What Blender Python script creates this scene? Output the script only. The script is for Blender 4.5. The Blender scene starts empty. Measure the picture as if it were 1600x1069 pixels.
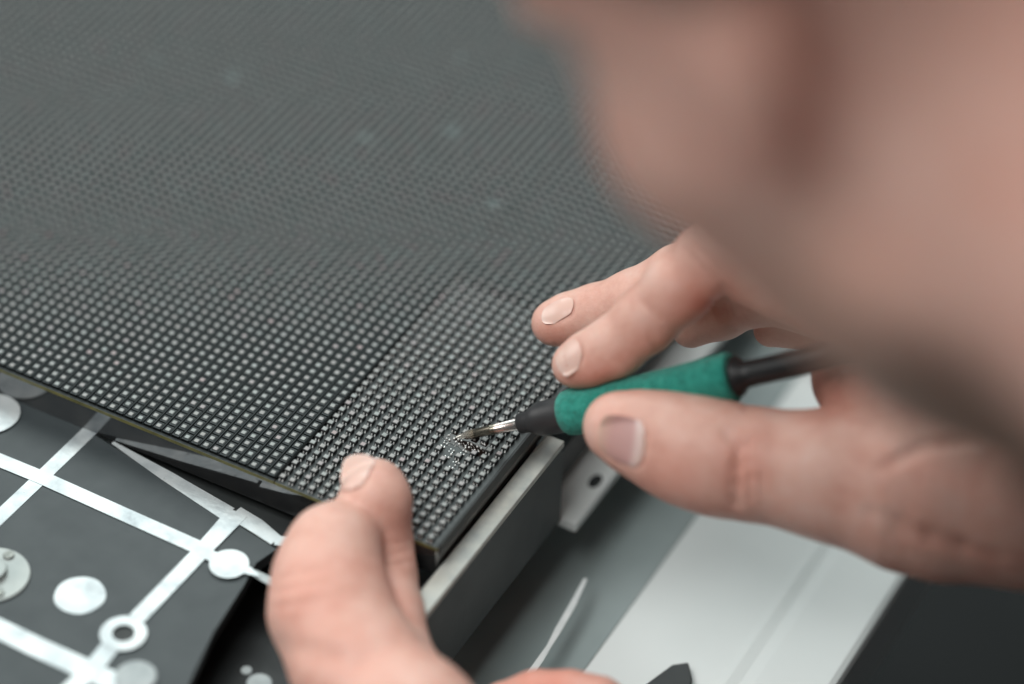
import bpy, bmesh, math, random
import numpy as np
from mathutils import Vector, Matrix

random.seed(7); rng = np.random.default_rng(7)
SC = bpy.context.scene
COL = SC.collection
S = 0.01                      # all lengths below are centimetres; S turns them into metres
P_ = 0.3                      # LED pitch in cm; world x runs along the front edge, y along the columns, z up

# ---------------------------------------------------------------- camera
F_PX = 4713.36; CU, CV = 800.0, 534.5
RC = np.array([[0.87557272, 0.48259609, 0.02175837], [0.33209957, -0.56859544, -0.75260156], [-0.35083086, 0.66618334, -0.65811661]])
CC = np.array([106.276492, -159.536660, 183.313298]) * P_
cam = bpy.data.cameras.new('camera'); camo = bpy.data.objects.new('camera', cam); COL.objects.link(camo)
M = Matrix([[RC[0][i], -RC[1][i], -RC[2][i]] for i in range(3)]).to_4x4()
M.translation = Vector(CC * S); camo.matrix_world = M
cam.sensor_width = 36; cam.lens = F_PX / 1600 * 36
cam.clip_start = 0.01; cam.clip_end = 60
_r = RC[2] + RC[0] * (711 - CU) / F_PX + RC[1] * (684 - CV) / F_PX
TIP = CC + _r * (.03 - CC[2]) / _r[2]
D0 = float(RC[2] @ (TIP - CC))
cam.dof.use_dof = True; cam.dof.focus_distance = (D0 - 0.2) * S; cam.dof.aperture_fstop = 3.0
SC.camera = camo

def W(u, v, dz=0.0):          # point seen at a photo position, dz cm beyond the iron tip's distance
    d = D0 + dz
    return CC + d * (RC[2] + RC[0] * (u - CU) / F_PX + RC[1] * (v - CV) / F_PX)
def WZ(u, v, z=0.0):          # the same on the horizontal plane at height z
    r = RC[2] + RC[0] * (u - CU) / F_PX + RC[1] * (v - CV) / F_PX
    return CC + r * (z - CC[2]) / r[2]
def px(r, dz=0.0): return r * (D0 + dz) / F_PX

# ---------------------------------------------------------------- world and lamps
SC.view_settings.view_transform = 'Standard'; SC.view_settings.look = 'None'
SC.view_settings.exposure = 0.0; SC.view_settings.gamma = 1
wd = bpy.data.worlds.new('World'); SC.world = wd; wd.use_nodes = True
bg = wd.node_tree.nodes['Background']; bg.inputs[0].default_value = (0.80, 0.90, 0.93, 1); bg.inputs[1].default_value = 0.12

def area_light(name, loc, target, sx, sy, power, col):
    l = bpy.data.lights.new(name, 'AREA'); l.shape = 'RECTANGLE'; l.size = sx * S; l.size_y = sy * S
    l.energy = power; l.color = col
    o = bpy.data.objects.new(name, l); COL.objects.link(o)
    o.location = Vector(loc) * S
    o.rotation_euler = (Vector(target) - Vector(loc)).to_track_quat('-Z', 'Y').to_euler()
    return o
FWD = np.array([RC[2][0], RC[2][1], 0]); FWD /= np.linalg.norm(FWD); RGT = np.array([RC[0][0], RC[0][1], 0]); RGT /= np.linalg.norm(RGT)
UP = np.array([0, 0, 1.0])
area_light('window_light', FWD * 230 - RGT * 20 + UP * 210, (5, 5, 0), 300, 190, 62, (0.90, 1.0, 0.985))
area_light('ceiling_light', -FWD * 78 - RGT * 62 + UP * 215, (5, 5, 0), 110, 110, 42, (0.98, 1.0, 0.98))
area_light('side_fill_light', FWD * 60 - RGT * 210 + UP * 95, (5, 5, 12), 140, 120, 15, (1.0, 0.98, 0.95))  # added fill lamp from the left, lifts the side of the head

SC.cycles.use_denoising = True
SC.cycles.max_bounces = 8

# ---------------------------------------------------------------- materials
def newmat(name):
    m = bpy.data.materials.new(name); m.use_nodes = True
    nt = m.node_tree; b = nt.nodes['Principled BSDF']
    return m, nt, b
def N(nt, t, **kw):
    n = nt.nodes.new(t)
    for k, v in kw.items():
        if isinstance(k, str) and hasattr(n, k): setattr(n, k, v)
    return n
def L(nt, a, b): nt.links.new(a, b)
def geo_pos(nt, scale=100.0):
    g = N(nt, 'ShaderNodeNewGeometry'); mp = N(nt, 'ShaderNodeVectorMath', operation='SCALE'); mp.inputs[3].default_value = scale
    L(nt, g.outputs['Position'], mp.inputs[0]); return mp.outputs[0]       # world position in cm
def ramp(nt, fac, stops):
    r = N(nt, 'ShaderNodeValToRGB'); e = r.color_ramp.elements
    while len(e) > 1: e.remove(e[-1])
    e[0].position = stops[0][0]; e[0].color = (*stops[0][1], 1)
    for p, c in stops[1:]:
        x = e.new(p); x.color = (*c, 1)
    L(nt, fac, r.inputs[0]); return r.outputs[0]
def noise(nt, vec, scale, detail=4, rough=.55, dim='3D'):
    n = N(nt, 'ShaderNodeTexNoise'); n.inputs['Scale'].default_value = scale; n.inputs['Detail'].default_value = detail
    n.inputs['Roughness'].default_value = rough; L(nt, vec, n.inputs['Vector']); return n.outputs[0]
def bump(nt, b, h, strength, dist):
    n = N(nt, 'ShaderNodeBump'); n.inputs['Strength'].default_value = strength; n.inputs['Distance'].default_value = dist
    L(nt, h, n.inputs['Height']); L(nt, n.outputs[0], b.inputs['Normal']); return n
def surf(name, c0, c1, rough, nscale=3.0, metal=0.0, spec=0.5, bstr=0.0, bscale=60, rvar=0.08, coat=0, bdist=0.0001):
    m, nt, b = newmat(name); v = geo_pos(nt)
    L(nt, ramp(nt, noise(nt, v, nscale), [(.3, c0), (.7, c1)]), b.inputs['Base Color'])
    mr = N(nt, 'ShaderNodeMapRange'); L(nt, noise(nt, v, nscale * 2.3, 6), mr.inputs[0])
    mr.inputs[3].default_value = max(0.02, rough - rvar); mr.inputs[4].default_value = rough + rvar
    L(nt, mr.outputs[0], b.inputs['Roughness'])
    b.inputs['Metallic'].default_value = metal; b.inputs['Specular IOR Level'].default_value = spec
    b.inputs['Coat Weight'].default_value = coat
    if bstr: bump(nt, b, noise(nt, v, bscale, 3), bstr, bdist)
    return m

M_pcb = surf('circuit_board_black', (.034, .041, .042), (.048, .056, .057), .45, 1.2, bstr=.35, bscale=40)
M_mask = surf('mask_black_plastic', (.017, .024, .026), (.024, .032, .034), .52, .35, spec=.42, bstr=.3, bscale=50)
M_groove = surf('groove_black', (.003, .004, .004), (.006, .007, .007), .8, 1.5, spec=.15)
M_pkg = surf('led_package_black', (.012, .013, .014), (.018, .019, .02), .38, 6)
M_solder = surf('solder', (.80, .80, .78), (.95, .95, .93), .30, 20, metal=1.0)
M_gloss = surf('glossy_black_side', (.20, .21, .22), (.28, .28, .28), .08, 1.2, metal=.9, bstr=.12, bscale=2, rvar=.06)
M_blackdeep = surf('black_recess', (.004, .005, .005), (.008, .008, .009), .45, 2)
M_pcbedge = surf('board_edge_olive', (.10, .095, .030), (.20, .18, .06), .45, 2.5)
M_alu = surf('bare_aluminium', (.42, .45, .44), (.66, .66, .60), .48, 1.3, metal=.2, bstr=.25, bscale=25)
M_side = surf('dark_grey_paint', (.020, .023, .024), (.032, .036, .036), .5, .35, bstr=.25, bscale=60)
M_plate = surf('base_plate_grey', (.034, .043, .047), (.045, .055, .059), .46, .8, bstr=.55, bscale=45, spec=.5)
M_white = surf('white_tabletop', (.78, .81, .80), (.84, .86, .85), .4, .12)
M_bench_shade = surf('bench_shade_strip', (.24, .29, .29), (.31, .36, .36), .4, .3)  # grey that stands in for shade on the white bench
M_floor = surf('dark_floor', (.006, .007, .009), (.020, .024, .024), .6, .05)
M_cable = surf('iron_black_plastic', (.010, .011, .012), (.016, .017, .018), .45, 2)
M_cone = surf('iron_grey_collar', (.028, .028, .030), (.038, .038, .040), .42, 2)
M_shirt = surf('charcoal_cotton', (.010, .011, .013), (.018, .019, .022), .9, .8, bstr=.5, bscale=20, bdist=.0004)
M_hair = surf('short_brown_hair', (.03, .02, .014), (.07, .045, .03), .6, 9, bstr=.8, bscale=14, bdist=.001)
M_flux = surf('burnt_flux', (.004, .003, .003), (.02, .010, .007), .12, 9)
M_clear = surf('grey_film', (.30, .34, .35), (.46, .50, .50), .3, 2)
M_bright = surf('fresh_solder', (.86, .86, .84), (.95, .95, .93), .30, 20, metal=.55)
M_strip = surf('pale_loose_film', (.72, .76, .76), (.85, .87, .87), .3, 2)
M_screw = surf('screw_steel', (.10, .11, .10), (.3, .3, .28), .35, 9, metal=.8)
M_disc = surf('disc_steel', (.34, .37, .36), (.44, .46, .44), .42, .9, metal=.35)

def led_top():
    m, nt, b = newmat('led_window_white')
    v = geo_pos(nt, 100 / P_)
    ad = N(nt, 'ShaderNodeVectorMath', operation='ADD'); ad.inputs[1].default_value = (.5, .5, 0); L(nt, v, ad.inputs[0])
    ml = N(nt, 'ShaderNodeVectorMath', operation='MULTIPLY'); ml.inputs[1].default_value = (1, 1, 0); L(nt, ad.outputs[0], ml.inputs[0])
    fl = N(nt, 'ShaderNodeVectorMath', operation='FLOOR'); L(nt, ml.outputs[0], fl.inputs[0])
    wn = N(nt, 'ShaderNodeTexWhiteNoise'); L(nt, fl.outputs[0], wn.inputs['Vector'])
    c = ramp(nt, wn.outputs['Value'], [(0, (.26, .28, .27)), (.35, (.32, .32, .31)), (.6, (.30, .29, .28)), (.8, (.31, .34, .33)), (.97, (.33, .30, .30)), (1, (.34, .27, .27))])
    L(nt, c, b.inputs['Base Color']); b.inputs['Roughness'].default_value = .32
    return m
M_led = led_top()

def film():
    m, nt, b = newmat('silver_film'); v = geo_pos(nt)
    L(nt, ramp(nt, noise(nt, v, 1.1, 5, .6), [(.20, (.26, .28, .30)), (.30, (.40, .44, .46)), (.48, (.56, .60, .61)), (.75, (.68, .70, .70))]), b.inputs['Base Color'])
    b.inputs['Metallic'].default_value = .35
    mr = N(nt, 'ShaderNodeMapRange'); L(nt, noise(nt, v, 1.9, 5), mr.inputs[0]); mr.inputs[3].default_value = .16; mr.inputs[4].default_value = .50
    L(nt, mr.outputs[0], b.inputs['Roughness'])
    bump(nt, b, noise(nt, v, 1.5, 5, .6), .35, .0008)
    return m
M_film = film()

def foam():
    m, nt, b = newmat('green_foam'); v = geo_pos(nt)
    L(nt, ramp(nt, noise(nt, v, 5, 9, .78), [(.32, (.002, .17, .125)), (.5, (.010, .33, .255)), (.68, (.05, .47, .37))]), b.inputs['Base Color'])
    b.inputs['Roughness'].default_value = .85; b.inputs['Sheen Weight'].default_value = .2
    bump(nt, b, noise(nt, v, 12, 8, .75), .9, .0008)
    return m
M_foam = foam()

def steel():
    m, nt, b = newmat('iron_bit_steel')
    at = N(nt, 'ShaderNodeAttribute'); at.attribute_name = 'along'
    L(nt, ramp(nt, at.outputs['Fac'], [(0, (.95, .93, .88)), (.18, (.92, .86, .76)), (.30, (.70, .58, .44)), (.32, (.22, .20, .16)), (.62, (.22, .20, .16)), (.66, (.62, .52, .46)), (.8, (.75, .66, .62)), (1, (.8, .77, .74))]), b.inputs['Base Color'])
    b.inputs['Metallic'].default_value = .9; b.inputs['Roughness'].default_value = .27
    bump(nt, b, noise(nt, geo_pos(nt), 30, 4), .3, .0001)
    return m
M_steel = steel()

def skin(name='skin'):
    m, nt, b = newmat(name); v = geo_pos(nt)
    base = ramp(nt, noise(nt, v, .8, 8, .66), [(.3, (.68, .34, .27)), (.5, (.79, .465, .38)), (.75, (.85, .58, .50))])
    red = N(nt, 'ShaderNodeAttribute'); red.attribute_name = 'redness'
    mx = N(nt, 'ShaderNodeMixRGB'); L(nt, red.outputs['Fac'], mx.inputs[0]); L(nt, base, mx.inputs[1]); mx.inputs[2].default_value = (.74, .19, .12, 1)
    be = N(nt, 'ShaderNodeAttribute'); be.attribute_name = 'stubble_shade'
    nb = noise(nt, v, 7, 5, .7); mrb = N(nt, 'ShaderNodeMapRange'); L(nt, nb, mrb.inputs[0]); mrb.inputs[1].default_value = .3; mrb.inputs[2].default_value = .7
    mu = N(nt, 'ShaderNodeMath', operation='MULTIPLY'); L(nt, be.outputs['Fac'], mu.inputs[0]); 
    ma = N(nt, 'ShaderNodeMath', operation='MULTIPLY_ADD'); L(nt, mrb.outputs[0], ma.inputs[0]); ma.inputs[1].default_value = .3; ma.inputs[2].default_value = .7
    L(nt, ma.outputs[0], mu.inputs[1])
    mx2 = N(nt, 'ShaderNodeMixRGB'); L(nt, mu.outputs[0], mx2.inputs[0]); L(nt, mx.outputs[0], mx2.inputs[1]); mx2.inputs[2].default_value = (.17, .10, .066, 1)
    L(nt, mx2.outputs[0], b.inputs['Base Color'])
    b.inputs['Roughness'].default_value = .46; b.inputs['Specular IOR Level'].default_value = .4
    b.inputs['Subsurface Weight'].default_value = .18; b.inputs['Subsurface Radius'].default_value = (1, .35, .2); b.inputs['Subsurface Scale'].default_value = .004
    vo = N(nt, 'ShaderNodeTexVoronoi'); vo.feature = 'DISTANCE_TO_EDGE'; vo.inputs['Scale'].default_value = 11; L(nt, v, vo.inputs['Vector'])
    wv = N(nt, 'ShaderNodeMath', operation='MULTIPLY_ADD'); L(nt, noise(nt, v, 3.5, 9, .72), wv.inputs[0]); wv.inputs[1].default_value = 2.2; L(nt, vo.outputs['Distance'], wv.inputs[2])
    bump(nt, b, wv.outputs[0], .25, .0004)
    return m
M_skin = skin()
def nailmat(name, stops):
    m, nt, b = newmat(name)
    at = N(nt, 'ShaderNodeAttribute'); at.attribute_name = 'along'
    L(nt, ramp(nt, at.outputs['Fac'], stops), b.inputs['Base Color'])
    b.inputs['Roughness'].default_value = .24; b.inputs['Specular IOR Level'].default_value = .55
    b.inputs['Subsurface Weight'].default_value = .1; b.inputs['Subsurface Scale'].default_value = .002
    return m
M_nail = nailmat('fingernail_pale', [(0, (.84, .61, .54)), (.2, (.83, .57, .49)), (1, (.82, .54, .46))])
M_nail2 = nailmat('fingernail_mauve', [(0, (.74, .52, .42)), (.15, (.68, .42, .36)), (.3, (.64, .38, .35)), (.72, (.66, .40, .38)), (.86, (.80, .62, .58)), (1, (.78, .54, .47))])

# ---------------------------------------------------------------- object helpers
def tag(o, label=None, cat=None, group=None, kind=None):
    if label: o['label'] = label
    if cat: o['category'] = cat
    if group: o['group'] = group
    if kind: o['kind'] = kind
    return o
def empty(name, loc=(0, 0, 0)):
    o = bpy.data.objects.new(name, None); COL.objects.link(o); o.location = Vector(loc) * S; o.empty_display_size = .01; return o
def place(name, me, parent=None, loc=(0, 0, 0)):
    o = bpy.data.objects.new(name, me); COL.objects.link(o)
    if parent is not None:
        o.parent = parent
        o.location = Vector(loc) * S - parent_world(parent)
    else: o.location = Vector(loc) * S
    return o
def parent_world(p):
    v = Vector((0, 0, 0))
    while p is not None: v = v + p.location; p = p.parent
    return v
def mesh_np(name, V, Fq, mats, midx=None, smooth=False):
    V = np.asarray(V, dtype=np.float64) * S
    me = bpy.data.meshes.new(name)
    if isinstance(Fq, np.ndarray):
        k = Fq.shape[1]
        me.vertices.add(len(V)); me.vertices.foreach_set('co', V.ravel())
        me.loops.add(Fq.size); me.loops.foreach_set('vertex_index', Fq.ravel().astype(np.int32))
        me.polygons.add(len(Fq)); me.polygons.foreach_set('loop_start', np.arange(0, Fq.size, k, dtype=np.int32))
    else: me.from_pydata(V.tolist(), [], Fq)
    for m in (mats if isinstance(mats, (list, tuple)) else [mats]): me.materials.append(m)
    if midx is not None: me.polygons.foreach_set('material_index', np.asarray(midx, dtype=np.int32))
    me.polygons.foreach_set('use_smooth', np.full(len(me.polygons), smooth))
    me.update(calc_edges=True); me.validate()
    return me
class MB:
    """collects faces with a material slot"""
    def __init__(s): s.v = []; s.f = []; s.m = []
    def add(s, vs, fs, mi=0):
        b = len(s.v); s.v += [tuple(map(float, q)) for q in vs]
        for f in fs: s.f.append([b + i for i in f]); s.m.append(mi)
    def box(s, lo, hi, mi=0, top=True, bottom=True, ch=0.0):
        x0, y0, z0 = lo; x1, y1, z1 = hi
        if ch:
            vs = [(x0, y0, z0), (x1, y0, z0), (x1, y1, z0), (x0, y1, z0), (x0, y0, z1 - ch), (x1, y0, z1 - ch), (x1, y1, z1 - ch), (x0, y1, z1 - ch),
                  (x0 + ch, y0 + ch, z1), (x1 - ch, y0 + ch, z1), (x1 - ch, y1 - ch, z1), (x0 + ch, y1 - ch, z1)]
            fs = [(0, 1, 5, 4), (1, 2, 6, 5), (2, 3, 7, 6), (3, 0, 4, 7), (4, 5, 9, 8), (5, 6, 10, 9), (6, 7, 11, 10), (7, 4, 8, 11)]
            if top: fs.append((8, 9, 10, 11))
        else:
            vs = [(x0, y0, z0), (x1, y0, z0), (x1, y1, z0), (x0, y1, z0), (x0, y0, z1), (x1, y0, z1), (x1, y1, z1), (x0, y1, z1)]
            fs = [(0, 1, 5, 4), (1, 2, 6, 5), (2, 3, 7, 6), (3, 0, 4, 7)]
            if top: fs.append((4, 5, 6, 7))
        if bottom: fs.append((3, 2, 1, 0))
        s.add(vs, fs, mi)
    def prism(s, pts, z0, z1, mi=0):
        n = len(pts); vs = [(p[0], p[1], z0) for p in pts] + [(p[0], p[1], z1) for p in pts]
        s.add(vs, [tuple(range(n, 2 * n)), tuple(range(n - 1, -1, -1))] + [(i, (i + 1) % n, n + (i + 1) % n, n + i) for i in range(n)], mi)
    def mesh(s, name, mats, smooth=False): return mesh_np(name, s.v, s.f, mats, s.m, smooth)
    def build(s, name, mats, parent=None, loc=(0, 0, 0), smooth=False, bev=0):
        V = np.array(s.v) - np.array(loc)
        me = mesh_np(name, V, s.f, mats, s.m, smooth)
        bm = bmesh.new(); bm.from_mesh(me); bmesh.ops.recalc_face_normals(bm, faces=bm.faces); bm.to_mesh(me); bm.free()
        o = place(name, me, parent, loc)
        if bev:
            b = o.modifiers.new('b', 'BEVEL'); b.width = bev * S; b.segments = 2; b.limit_method = 'ANGLE'
        return o
def lathe(prof, axis0, axis1, n=40):
    """prof: list of (t, r) with t in cm from axis0 towards axis1"""
    a = np.array(axis0); d = np.array(axis1) - a; d /= np.linalg.norm(d)
    x = np.cross(d, [0, 0, 1.0]); x /= np.linalg.norm(x); y = np.cross(d, x)
    V = []; F = []
    for t, r in prof:
        for k in range(n):
            an = 2 * math.pi * k / n; V.append(a + d * t + (x * math.cos(an) + y * math.sin(an)) * r)
    for i in range(len(prof) - 1):
        for k in range(n): F.append((i * n + k, i * n + (k + 1) % n, (i + 1) * n + (k + 1) % n, (i + 1) * n + k))
    F.append(tuple(range(n))[::-1]); F.append(tuple((len(prof) - 1) * n + k for k in range(n)))
    return V, F
def lathe_obj(name, prof, a0, a1, mat, parent=None, n=40, along=False, origin=(0, 0, 0)):
    V, F = lathe(prof, a0, a1, n); V = np.array(V) - np.array(origin)
    me = mesh_np(name, V, F, mat, None, True)
    if along:
        at = me.attributes.new('along', 'FLOAT', 'POINT'); t0, t1 = prof[0][0], prof[-1][0]
        at.data.foreach_set('value', np.repeat([(t - t0) / (t1 - t0) for t, r in prof], n).astype(np.float32))
    bm = bmesh.new(); bm.from_mesh(me); bmesh.ops.recalc_face_normals(bm, faces=bm.faces); bm.to_mesh(me); bm.free()
    o = place(name, me, parent, origin)
    return o

# ================================================================ LED DISPLAY PANEL
panel = empty('led_display_panel', (0, 0, -1.05))
tag(panel, 'black LED display panel with rows of tiny square lamps, its corner module bare', 'display panel')
XL, XR, YF, YB = -68, 16, 0, 96           # column and row ranges (LED index)
X0, X1, Y0, Y1 = (XL - .5) * P_, 15.5 * P_ + .16, -.5 * P_ - .06, (YB - .5) * P_
# boards: 32 x 32 lamps each, thin seams between
for ix, (ca, cb) in enumerate([(-64, -32), (-32, 0), (0, 16)]):
    for ra in (0, 32, 64):
        xa = ca * P_ - P_ / 2 + (.022 if ca == 0 else .004); xb = cb * P_ - P_ / 2 - (.012 if cb == 0 else .004)
        ya = ra * P_ - P_ / 2 + .006 - (.07 if ra == 0 else 0); yb = (ra + 32) * P_ - P_ / 2 - .006
        if cb == 16: xb += .17
        mb = MB(); mb.box((xa, ya, -.11), (xb, yb, 0.0), 0)
        mb.m = [0] * len(mb.m)
        for i in range(4): mb.m[i] = 1     # the cut edges of the board show the olive laminate
        mb.build('circuit_board', [M_pcb, M_pcbedge], panel)
# far column range to the left edge of the picture
mb = MB(); mb.box((XL * P_ - 12, -.2, -.16), (-64 * P_ - P_ / 2 - .004, 96 * P_ - P_ / 2, 0), 0); mb.build('circuit_board', [M_pcb, M_pcbedge], panel)
# body below
mb = MB(); mb.box((XL * P_ - 12, -.17, -1.05), (15.5 * P_ + .10, 96 * P_, -.112), 0)
mb.build('side_frame', M_gloss, panel, bev=.03)
# raised lip along the right edge
mb = MB(); xr = 15.5 * P_ + .145
mb.box((xr, -.17, -.25), (xr + .05, 96 * P_, .075), 0, ch=.012); mb.build('edge_lip', M_side, panel)
mb = MB(); mb.box((xr - .07, -.14, .001), (xr - .02, 96 * P_, .03), 0, ch=.01); mb.build('edge_bead', M_pkg, panel)

# ---- lamps
def led_mesh(full=True):
    mb = MB(); h = .115; a = .088
    mb.box((-a, -a, .012), (a, a, h), 0, ch=.010, top=False, bottom=False)
    # rim and recessed-then-domed window
    w = .062; o = a - .010
    mb.add([(-o, -o, h), (o, -o, h), (o, o, h), (-o, o, h), (-w, -w, h), (w, -w, h), (w, w, h), (-w, w, h)],
           [(0, 1, 5, 4), (1, 2, 6, 5), (2, 3, 7, 6), (3, 0, 4, 7)], 0)
    q = w * .55
    mb.add([(-w, -w, h), (w, -w, h), (w, w, h), (-w, w, h), (-q, -q, h + .006), (q, -q, h + .006), (q, q, h + .006), (-q, q, h + .006)],
           [(0, 1, 5, 4), (1, 2, 6, 5), (2, 3, 7, 6), (3, 0, 4, 7), (4, 5, 6, 7)], 1)
    if full:
        for sx in (-1, 1):
            for sy in (-1, 1):
                x = sx * .046; y0, y1 = (a - .004) * sy, (a + .026) * sy
                mb.add([(x - .013, y0, .064), (x + .013, y0, .064), (x + .014, y0 + sy * .012, .050), (x - .014, y0 + sy * .012, .050),
                        (x - .016, y1 + sy * .008, .001), (x + .016, y1 + sy * .008, .001), (x - .014, y0, .001), (x + .014, y0, .001)],
                       [(0, 1, 2, 3), (3, 2, 5, 4), (0, 3, 4, 6), (1, 7, 5, 2)], 2)
    return mb
LM = led_mesh()
me_led = mesh_np('led', LM.v, LM.f, [M_pkg, M_led, M_bright], LM.m)
bm = bmesh.new(); bm.from_mesh(me_led); bmesh.ops.recalc_face_normals(bm, faces=bm.faces); bm.to_mesh(me_led); bm.free()
missing = {(9, 11), (10, 11), (9, 12), (10, 12), (11, 12), (10, 10), (11, 11), (11, 13), (12, 12), (10, 13), (9, 13), (12, 11), (12, 13)}
_m = set()
for u, v in [(701, 708), (710, 731), (696, 691), (711, 698), (726, 705), (706, 681), (721, 687), (736, 694), (751, 700)]:
    p = WZ(u, v, .06); _m.add((round(p[0] / P_), round(p[1] / P_)))
missing = _m
bare = [(c, r) for r in range(0, 32) for c in range(0, 16) if (c, r) not in missing]
def camdist(cr): return RC[2] @ (np.array([cr[0] * P_, cr[1] * P_, 0]) - CC)
bare.sort(key=camdist)
pw = parent_world(panel)
for c, r in bare[:300]:
    o = bpy.data.objects.new('led', me_led); COL.objects.link(o); o.parent = panel
    jx, jy = rng.normal(0, .004, 2)
    o.location = Vector((c * P_ + jx, r * P_ + jy, 0)) * S - pw; o.rotation_euler = (rng.normal(0, .012), rng.normal(0, .012), rng.normal(0, .03))
def stamp(base, pts, name, mats, parent, kind='stuff', jit=.003):
    V0 = np.array(base.v); nv = len(V0); F0 = base.f
    V = (V0[None] + np.c_[pts[:, 0] * P_, pts[:, 1] * P_, pts[:, 2] if pts.shape[1] > 2 else np.zeros(len(pts))][:, None, :] + np.c_[rng.normal(0, jit, (len(pts), 2)), np.zeros(len(pts))][:, None, :]).reshape(-1, 3)
    assert all(len(f) == 4 for f in F0)
    F = (np.array(F0)[None] + (np.arange(len(pts)) * nv)[:, None, None]).reshape(-1, 4)
    me = mesh_np(name, V, F, mats, np.tile(base.m, len(pts)))
    bm = bmesh.new(); bm.from_mesh(me); bmesh.ops.recalc_face_normals(bm, faces=bm.faces); bm.to_mesh(me); bm.free()
    o = place(name, me, parent); tag(o, kind=kind); return o
stamp(LM, np.array(bare[300:], float), 'led_rows', [M_pkg, M_led, M_bright], panel)
# lamps under the mask: only their tops look through
MT = MB(); a = .062; h = .098
MT.box((-a - .008, -a - .008, .02), (a + .008, a + .008, h), 0, bottom=False, ch=.004, top=False)
MT.add([(-a, -a, h), (a, -a, h), (a, a, h), (-a, a, h), (-a * .6, -a * .6, h + .005), (a * .6, -a * .6, h + .005), (a * .6, a * .6, h + .005), (-a * .6, a * .6, h + .005)],
       [(0, 1, 5, 4), (1, 2, 6, 5), (2, 3, 7, 6), (3, 0, 4, 7), (4, 5, 6, 7)], 1)
cov = np.array([(c, r) for c in range(-92, 16) for r in range(0, 96) if not (c >= 0 and r < 32)], float)
# keep what the camera can see with a margin
q = np.c_[cov * P_, np.zeros(len(cov))] - CC; dd = q @ RC[2]; uu = CU + F_PX * (q @ RC[0]) / dd; vv = CV + F_PX * (q @ RC[1]) / dd
keep = (uu > -260) & (uu < 1500) & (vv > -330) & (vv < 900); cov = cov[keep]
stamp(MT, cov, 'masked_led_rows', [M_pkg, M_led], panel)
# louvre mask: a lamp tile per lamp with cross grooves, long fins between the columns
SEG = MB(); t = .090; a1 = .104; b1 = .126; hw = .080
SEG.add([(-a1, -b1, t), (a1, -b1, t), (a1, b1, t), (-a1, b1, t), (-hw, -hw, t), (hw, -hw, t), (hw, hw, t), (-hw, hw, t)], [(0, 1, 5, 4), (1, 2, 6, 5), (2, 3, 7, 6), (3, 0, 4, 7)], 0)
SEG.add([(-a1, -b1, t), (a1, -b1, t), (a1, b1, t), (-a1, b1, t), (-a1, -b1, .01), (a1, -b1, .01), (a1, b1, .01), (-a1, b1, .01)], [(0, 1, 5, 4), (1, 2, 6, 5), (2, 3, 7, 6), (3, 0, 4, 7)], 1)
stamp(SEG, cov, 'louvre_mask', [M_mask, M_groove], panel, jit=0)
fins = MB()
for c in range(-92, 16):
    rs = cov[cov[:, 0] == c][:, 1]
    if len(rs) == 0: continue
    r0, r1 = rs.min(), rs.max()
    if c != -1 or True:
        lo = r0
        x = (c + .5) * P_
        y0 = (lo - .5) * P_
        if c == -1: y0 = (lo - .5) * P_
        fins.box((x - .016, y0 + (.04 if r0 < 1 else 0), .015), (x + .016 - (.02 if c == -1 else 0), (r1 + .5) * P_, .112), 0, ch=.006, bottom=False)
fins.build('mask_fins', M_mask, panel); bpy.data.objects['mask_fins']['kind'] = 'stuff'
mb = MB()   # floor of the grooves, and the black walls of the mask's edge next to the bare module
mb.box((-92 * P_, -.13, .003), (-.5 * P_ - .016, 96 * P_, .012), 0)
mb.box((-.5 * P_ - .003, 31.5 * P_ + .03, .003), (15.5 * P_ + .1, 96 * P_, .012), 0)
mb.box((-.5 * P_ - .024, -.13, .013), (-.5 * P_ + .040, 31.5 * P_, .10), 0)
mb.box((-.5 * P_ + .02, 31.5 * P_ - .055, .013), (15.5 * P_ + .1, 31.5 * P_ + .030, .105), 0)
mb.build('mask_floor', M_groove, panel)
# empty solder pads where lamps are gone
pads = MB()
for c, r in missing:
    for sx in (-1, 1):
        for sy in (-1, 1):
            x, y = c * P_ + sx * .05, r * P_ + sy * .1
            pads.box((x - .012, y - .016, .001), (x + .012, y + .016, .006), 0, bottom=False, ch=.003)
pads.build('solder_pad', M_solder, panel); bpy.data.objects['solder_pad']['kind'] = 'stuff'

# dust specks on the far part of the mask
M_dust = surf('pale_dust', (.10, .125, .125), (.15, .18, .18), .8, 4)
for u, v, r in [(362, 122, .22), (245, 95, .16), (568, 215, .2), (722, 92, .16), (770, 318, .17), (706, 205, .22), (730, 232, .12), (258, 66, .12)]:
    q_ = WZ(u, v, .115); mb = MB(); mb.prism([(q_[0] + r * (1 + .35 * math.sin(3 * a + u)) * math.cos(a), q_[1] + r * (.8 + .3 * math.sin(2 * a + v)) * math.sin(a)) for a in np.linspace(0, 2 * math.pi, 14, endpoint=False)], .116, .122)
    mb.build('dust_speck', M_dust, panel)
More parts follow.
